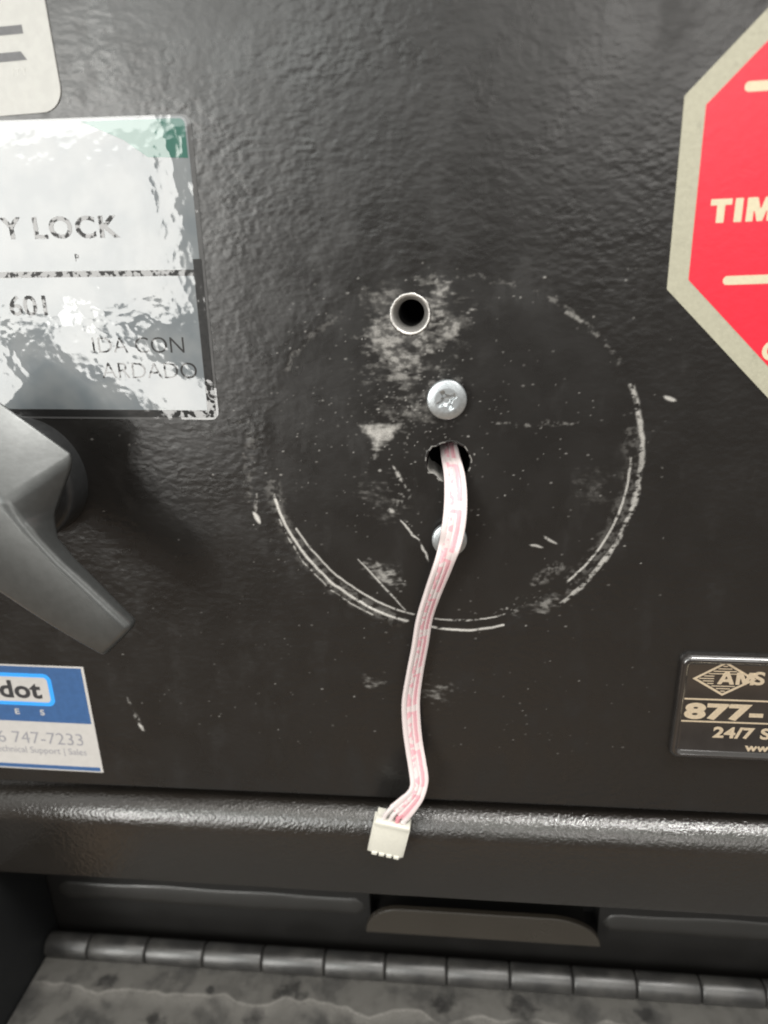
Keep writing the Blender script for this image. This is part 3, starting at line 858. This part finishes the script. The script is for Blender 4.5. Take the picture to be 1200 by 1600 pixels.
# blue and white sticker bottom left
rot = math.radians(-.75)
_, u, v, q = tilted_rect((130, 1042), .1, .1, rot)
xbr, hB = uv_of(q, u, v, 162, 1207)
xtr = 0
blu = thing('blue_service_sticker', 'blue and white service sticker with a telephone number below the lever handle', 'sticker', (q.x, 0, q.y))
def bq(x0, x1, y0, y1):
    sk = xbr/hB
    return [tuple(q-u*x1+v*y0), tuple(q-u*(x0+sk*y0)+v*y0), tuple(q-u*(x0+sk*y1)+v*y1), tuple(q-u*x1+v*y1)]
slab('sticker_backing', [bq(0, .09, 0, hB)], .00012, M_PAPER, blu, -.00012)
ym = uv_of(q, u, v, 140, 1131)[1]; yl = uv_of(q, u, v, 155, 1199)[1]
slab('blue_field', [bq(.0009, .089, .0006, ym)], .00004, M_BLUE, blu, -.00016)
slab('blue_stripe', [bq(.0009, .089, yl, hB-.0005)], .00004, M_BLUE, blu, -.00016)
def frame(px0, py0, inset, r, mat, y, name):
    a = uv_of(q, u, v, 78, 1053); b = uv_of(q, u, v, 78, 1103)
    pr = part_rect(q, u, v, a[0]+inset, .08, a[1]+inset, b[1]-inset)
    slab(name, [rounded(pr, r)], .00004, mat, blu, y)
frame(0, 0, 0, .0026, M_CYAN, -.00020, 'logo_frame')
frame(0, 0, .0014, .0014, M_PAPER, -.00024, 'logo_field')
letters('dot', (66, 1090), 25, rot, M_INK, blu, -.00028, align='RIGHT', bold=.045, sx=1.12, spacing=1.04)
letters('E', (32, 1115), 8, rot, M_PAPER, blu, -.00020, align='RIGHT', bold=.03, sx=1.2)
letters('S', (71, 1117), 8, rot, M_PAPER, blu, -.00020, align='RIGHT', bold=.03, sx=1.2)
letters('66 747-7233', (134, 1165), 18, rot, M_GREYINK, blu, -.00016, align='RIGHT', bold=-.008, sx=1.0)
letters('echnical Support | Sales', (137, 1180), 9.5, rot, M_GREYINK, blu, -.00016, align='RIGHT', sx=.93)

# red octagon
A = at(1069.4, 150); B = at(1041.7, 452)
A2, B2 = Vector((A.x, A.z)), Vector((B.x, B.z))
s_len = (A2-B2).length
d0 = (A2-B2).normalized()
def octagon(inset=0.0, rr=.0006):
    R0 = s_len/2/math.tan(math.pi/8); nrm = Vector((d0.y, -d0.x)); 
    if nrm.x < 0: nrm = -nrm
    c = (A2+B2)/2 + nrm*R0
    rad = (R0-inset)/math.cos(math.pi/8)
    a0 = math.atan2((A2-c).y, (A2-c).x)
    return rounded([(c.x+rad*math.cos(a0-k*math.pi/4), c.y+rad*math.sin(a0-k*math.pi/4)) for k in range(8)], rr, 4), c, nrm
o8, c8, n8 = octagon()
octa = thing('red_octagon_sticker', 'red octagonal warning sticker with a cream border at the right edge of the door', 'sticker', (c8.x, 0, c8.y))
slab('octagon_border', [o8], .00016, M_CREAM, octa, -.00016)
ins = (at(1097.5, 169).to_3d()-at(1069, 160)).length
ins = abs((Vector(px2(1083, 310))-(A2+B2)/2).dot(n8)) 
o8i, _, _ = octagon(.0047, .0004)
slab('red_field', [o8i], .00004, M_RED, octa, -.00020)
rot8 = math.atan2(n8.y, n8.x)
def pill(px, py, w, h, name='cream_rule'):
    p = Vector(px2(px, py)); uu = Vector((math.cos(rot8), math.sin(rot8))); vv = Vector((-uu.y, uu.x))
    slab(name, [rounded([tuple(p-vv*h/2), tuple(p+uu*w-vv*h/2), tuple(p+uu*w+vv*h/2), tuple(p+vv*h/2)], h*.49)], .00004, M_CREAM_TXT, octa, -.00024)
pill(1163, 136, .085, .0020); pill(1129, 438.5, .088, .0020)
def block(polys, px, py, h_px, mat=None, parent=None, y=-.00024, rot=None, asp=1.0, sh=0.0):
    mat = mat or M_CREAM_TXT; parent = parent or octa; rot = rot8 if rot is None else rot
    Y_ = y if y < -.0008 else 0.0
    p = Vector(px2(px, py, Y_)); uu = Vector((math.cos(rot), math.sin(rot))); vv = Vector((-uu.y, uu.x))
    h = (Vector(px2(px, py-h_px, Y_))-p).length
    for pl in polys:
        lps = pl if isinstance(pl[0], list) else [pl]
        slab('lettering', [rounded([tuple(p+uu*(x*asp+z*sh)*h+vv*z*h) for x, z in lp_], .03*h, 3) for lp_ in lps], .00005, mat, parent, y)
block([[(0,1),(0,.74),(.29,.74),(.29,0),(.63,0),(.63,.74),(.92,.74),(.92,1)],
       [(1.06,0),(1.40,0),(1.40,1),(1.06,1)],
       [(1.58,0),(1.88,0),(1.88,.60),(2.06,.0),(2.30,.0),(2.48,.60),(2.48,0),(2.78,0),(2.78,1),(2.34,1),(2.18,.46),(2.02,1),(1.58,1)]], 1107, 349, 37)
letters('C', (1188, 562), 28, rot8, M_CREAM_TXT, octa, -.00024, bold=.06)

# black domed plate with gold print
q1 = at(1063, 1020)
rotP = math.radians(-.7)
uP = Vector((math.cos(rotP), math.sin(rotP))); vP = Vector((uP.y, -uP.x))
qP = Vector((q1.x, q1.z))
hP = (Vector(px2(1040, 1176))-qP).dot(vP)
def pr2(x0, x1, y0, y1): return [tuple(qP+uP*x0+vP*y0), tuple(qP+uP*x1+vP*y0), tuple(qP+uP*x1+vP*y1), tuple(qP+uP*x0+vP*y1)]
plate = thing('black_gold_nameplate', 'glossy black raised nameplate with gold lettering at the lower right of the door', 'nameplate', (qP.x, 0, qP.y))
def domed():
    L = .075
    rings = []
    for ins, y in ((0, .0), (0, -.0012), (.0004, -.0020), (.0011, -.0024), (.0016, -.0022), (.0021, -.0014), (.0025, -.0012)):
        rings.append([(a, y, b) for a, b in rounded(pr2(ins, L-ins, ins, hP-ins), max(.0005, .0026-ins*.6), 8)])
    n = len(rings[0]); vs = [p for r in rings for p in r]; fs = []
    for k in range(len(rings)-1):
        for i in range(n):
            j = (i+1) % n; fs.append((k*n+i, k*n+j, (k+1)*n+j, (k+1)*n+i))
    fs.append(tuple(range((len(rings)-1)*n, len(rings)*n)))
    o = mesh_obj('plate', vs, fs, M_PLATE, plate, smooth=True)
    return o
domed()
YP = -.0012
def at_p(px, py): return at(px, py, YP)
def gold_bar(p0, p1, th):
    a = at(p0[0], p0[1], YP); b = at(p1[0], p1[1], YP)
    a = Vector((a.x, a.z)); b = Vector((b.x, b.z)); d = (b-a).normalized(); nn = Vector((-d.y, d.x))*th/2
    return [tuple(a-nn), tuple(b-nn), tuple(b+nn), tuple(a+nn)]
rg = math.radians(-.4)
slab('gold_rule', [gold_bar((1069, 1091.5), (1340, 1101), .0005)], .00004, M_GOLD, plate, YP-.00004)
slab('gold_rule', [gold_bar((1063, 1126), (1340, 1136), .0005)], .00004, M_GOLD, plate, YP-.00004)
def lp(txt, x, y, h, proud=0.0, **k):
    # shift the anchor so the writing on the raised face meets the photo position
    p = at(x, y, YP); dpx = p.x, p.z
    o = letters(txt, (x, y), h, rg, M_GOLD, plate, YP-.00004-proud, **k)
    a = at(x, y); dv = Vector((p.x-a.x, 0, p.z-a.z))
    for vv in o.data.vertices: vv.co += dv
    return o
lp('877-', 1069, 1121, 22, bold=.07, sx=1.62, spacing=1.06)
lp('24/7 S', 1113, 1151.5, 15.5, bold=.05, sx=1.22, spacing=1.04)
lp('www', 1164, 1173, 11, bold=.05, sx=1.25)
block([[[(0,0),(.30,0),(.38,.20),(.78,.20),(.86,0),(1.17,0),(.75,1),(.42,1)],[(.47,.42),(.58,.72),(.69,.42)]],
       [(1.25,0),(1.52,0),(1.52,.62),(1.76,.0),(1.98,.0),(2.22,.62),(2.22,0),(2.49,0),(2.49,1),(2.08,1),(1.87,.44),(1.66,1),(1.25,1)],
       [(3.80,0),(4.70,0),(4.70,.22),(4.10,.22),(4.10,.40),(4.60,.40),(4.60,.60),(4.10,.60),(4.10,.78),(4.70,.78),(4.70,1),(3.80,1)]],
      1120, 1069, 19, M_GOLD, plate, YP-.00012, math.radians(-.4), 1.0)
lp('S', 1174.5, 1069, 19, bold=.04, sx=1.25, proud=.0001)
def diamond():
    def dpts(s):
        c = at(1131, 1060.5, YP); l = at(1082, 1060, YP); r_ = at(1182, 1062, YP); tp = at(1135, 1034, YP); bt = at(1128, 1087, YP)
        cc = Vector((c.x, c.z)); return [tuple(cc+(Vector((p.x, p.z))-cc)*s) for p in (l, bt, r_, tp)]
    slab('logo_outline', [dpts(1.0), dpts(.86)], .00004, M_GOLD, plate, YP-.00004)
    D = [Vector(p) for p in dpts(.80)]
    l, bt, r_, tp = D
    for k in range(11):
        f = (k+.5)/11; zz = tp.y+(bt.y-tp.y)*f
        if 4 <= k <= 7: 
            hi = l.x+(r_.x-l.x)*.30
        else: hi = None
        if zz > l.y: tt = (tp.y-zz)/(tp.y-l.y); xa = tp.x+(l.x-tp.x)*tt
        else: tt = (zz-bt.y)/(l.y-bt.y); xa = bt.x+(l.x-bt.x)*tt
        if zz > r_.y: tt = (tp.y-zz)/(tp.y-r_.y); xb = tp.x+(r_.x-tp.x)*tt
        else: tt = (zz-bt.y)/(r_.y-bt.y); xb = bt.x+(r_.x-bt.x)*tt
        if hi: xb = min(xb, hi)
        if xb-xa < .0003: continue
        h = .00014
        slab('logo_line', [[(xa, zz-h), (xb, zz-h), (xb, zz+h), (xa, zz+h)]], .00004, M_GOLD, plate, YP-.00004)
diamond()

# ------------------------------------------------------------------ frame of the safe below the door
frm = safe
YR = -.006
z_rb = at(600, 1401, YR).z
z_rt = Z_DOOR - .0030
def rail():
    prof = []
    R = .0090
    prof.append((.034, z_rt-.0002))
    prof.append((.020, z_rt))
    for k in range(13):
        a = math.pi/2*k/12
        prof.append((YR+R-R*math.sin(a), z_rt-R+R*math.cos(a)))
    prof.append((YR, (z_rt+z_rb)/2))
    r = .0016
    for k in range(5):
        a = math.pi/2*k/4
        prof.append((YR+r-r*math.cos(a), z_rb+r-r*math.sin(a)))
    prof += [(.010, z_rb), (.034, z_rb)]
    xs = [X0, -.1, 0, .1, X1]; n = len(prof); vs, fs = [], []
    for x in xs:
        for y, z in prof: vs.append((x, y, z))
    for k in range(len(xs)-1):
        for i in range(n):
            j = (i+1) % n; fs.append((k*n+i, k*n+j, (k+1)*n+j, (k+1)*n+i))
    fs.append(tuple(range(n))); fs.append(tuple(range((len(xs)-1)*n, len(xs)*n)))
    o = mesh_obj('rail', vs, fs, M_RAIL, frm, smooth=True)
    return o
rail()
# inner wall behind the recess, with a low bead shaped for the highlight band and a finger slot
YW = .020                                   # inner wall face
hx0, hz = at(82, 1480, .012).x, at(600, 1511, .012).z
z_floor = hz - .0040
sx0, sx1 = at(578, 1415, YW).x, at(936, 1430, YW).x
z_slot_b = at(760, 1474, .013).z
slab('inner_wall', [[(X0, z_floor-.02), (X1, z_floor-.02), (X1, z_rb-.0002), (sx1, z_rb-.0002), (sx1, z_slot_b), (sx0, z_slot_b), (sx0, z_rb-.0002), (X0, z_rb-.0002)]], .004, M_INNER, frm, YW)
box('slot_floor', sx0-.0001, sx1+.0001, YW+.0041, YW+.0098, z_slot_b-.004, z_slot_b-.001, M_VOID, frm)
box('slot_leak_block', sx0-.0025, sx0-.0002, YW+.0041, YW+.0120, z_slot_b-.006, z_rb, M_VOID, frm)  # unseen block added to stop light leaking past the slot end
box('slot_leak_block', sx1+.0002, sx1+.0025, YW+.0041, YW+.0120, z_slot_b-.006, z_rb, M_VOID, frm)  # same added light block at the other slot end
box('slot_back', sx0-.0001, sx1+.0001, YW+.010, YW+.012, z_slot_b-.006, z_rb, M_VOID, frm)
def bead(x0, x1, zc):
    n = 24; vs, fs = [], []
    xs = np.linspace(x0, x1, 60)
    for x in xs:
        e = min(1, (x-x0)/.004+.05, (x1-x)/.004+.05)
        w = .0042*e*(1+.05*math.sin(x*150)+.06*math.sin(x*61+1)); d = .0010*e
        for i in range(n):
            a = math.pi*i/(n-1); vs.append((x, YW+.0002-d*math.sin(a), zc+w*math.cos(a)+.00015*math.sin(x*90)))
    for k in range(len(xs)-1):
        for i in range(n-1): fs.append((k*n+i, k*n+i+1, (k+1)*n+i+1, (k+1)*n+i))
        fs.append((k*n+n-1, k*n, (k+1)*n, (k+1)*n+n-1))
    fs.append(tuple(range(n))); fs.append(tuple(range((len(xs)-1)*n, len(xs)*n)))
    mesh_obj('highlight_bead', vs, fs, M_BEAD, frm, smooth=True)
zb = at(350, 1411, YW-.002).z
bead(at(92, 1400, YW).x, sx0-.001, zb); bead(sx1+.001, X1-.01, zb)
box('leak_block_floor', X0, X1, -.02, YW-.0006, z_floor-.012, z_floor-.010, M_CHEEK, frm)  # unseen sheet added under the flap to block light from below
# cheek closing the recess on the left
box('side_cheek', X0, hx0-.0012, -.030, YW-.0005, z_floor-.060, z_rb-.0003, M_CHEEK, frm, .0005)

# finger pull: flat tab with rounded upper corners
YT = .013
p_bl, p_br = px2(572, 1456, YT), px2(938, 1480, YT); p_tr, p_tl = px2(860, 1438, YT), px2(624, 1420, YT)
zt = (p_tr[1]+p_tl[1])/2; zbm = (p_bl[1]+p_br[1])/2
def pulltab():
    x0, x1 = p_bl[0], p_br[0]; w0 = p_tl[0]-x0; w1 = x1-p_tr[0]; pts = [(x0, zbm)]
    for k in range(1, 13):
        a = math.pi/2*k/12; pts.append((x0+w0*(1-math.cos(a)), zbm+(zt-zbm)*math.sin(a)))
    for k in range(0, 12):
        a = math.pi/2*(1-k/12); pts.append((x1-w1*(1-math.cos(a)), zbm+(zt-zbm)*math.sin(a)))
    pts.append((x1, zbm))
    o = slab('finger_pull', [pts], .0022, M_PULL, safe, YT, .0003)
    box('tab_bracket', x0+.004, x1-.004, YT+.0024, YW+.0095, zbm+.0012, zbm+.0026, M_INNER, o)
    return o
pulltab()

# ------------------------------------------------------------------ hinge and drop flap
YH = .012; HRAD = .0046
def lathe_x(name, x0, x1, r, mat, parent, n=36, bv=.0003):
    prof = [(x0, r-bv*2), (x0+bv, r-bv*.5), (x0+bv*2.5, r), (x1-bv*2.5, r), (x1-bv, r-bv*.5), (x1, r-bv*2)]
    vs, fs = [], []
    for x, rr in prof:
        for i in range(n):
            a = 2*math.pi*i/n; vs.append((x, YH+rr*math.cos(a), hz+rr*math.sin(a)))
    for k in range(len(prof)-1):
        for i in range(n):
            j = (i+1) % n; fs.append((k*n+i, k*n+j, (k+1)*n+j, (k+1)*n+i))
    fs.append(tuple(range(n))); fs.append(tuple(range((len(prof)-1)*n, len(prof)*n)))
    return mesh_obj(name, vs, fs, mat, parent, smooth=True)
joints = [px2(x, 1493, YH)[0] for x in (82, 147, 234, 322, 412, 508, 602, 698, 797, 896, 997, 1100, 1203)]
step_ = joints[-1]-joints[-2]
while joints[-1] < X1-.03: joints.append(joints[-1]+step_)
rk = random.Random(2)
hng = lathe_x('piano_hinge', joints[0]+.0005, joints[-1]-.0005, HRAD*.72, M_VOID, safe)
for a, b in zip(joints[:-1], joints[1:]):
    lathe_x('knuckle', a+.0002, b-.0002, HRAD*(1+rk.uniform(-.012, .012)), M_KNUCKLE, hng)
zfl = hz-HRAD*.55
def flap_plate():
    nx, ny = 60, 30; xa, xb = joints[0]+.0004, joints[-1]; ya, yb_ = YH-.0022, -.10
    vs, fs = [], []
    rnd = random.Random(3)
    for k in range(2):
        for i in range(nx+1):
            for j in range(ny+1):
                x = xa+(xb-xa)*i/nx; y = ya+(yb_-ya)*j/ny
                z = zfl + .00018*math.sin(x*60)*math.sin(y*80) - k*.0025
                vs.append((x, y, z))
    N = (nx+1)*(ny+1); I = lambda i, j, k=0: k*N+i*(ny+1)+j
    for i in range(nx):
        for j in range(ny):
            fs.append((I(i,j), I(i+1,j), I(i+1,j+1), I(i,j+1))); fs.append((I(i,j,1), I(i,j+1,1), I(i+1,j+1,1), I(i+1,j,1)))
    for i in range(nx):
        fs.append((I(i,0), I(i,0,1), I(i+1,0,1), I(i+1,0))); fs.append((I(i,ny), I(i+1,ny), I(i+1,ny,1), I(i,ny,1)))
    for j in range(ny):
        fs.append((I(0,j), I(0,j+1), I(0,j+1,1), I(0,j,1))); fs.append((I(nx,j), I(nx,j,1), I(nx,j+1,1), I(nx,j+1)))
    mesh_obj('flap', vs, fs, M_STEEL_DUST, safe, smooth=False)
flap_plate()
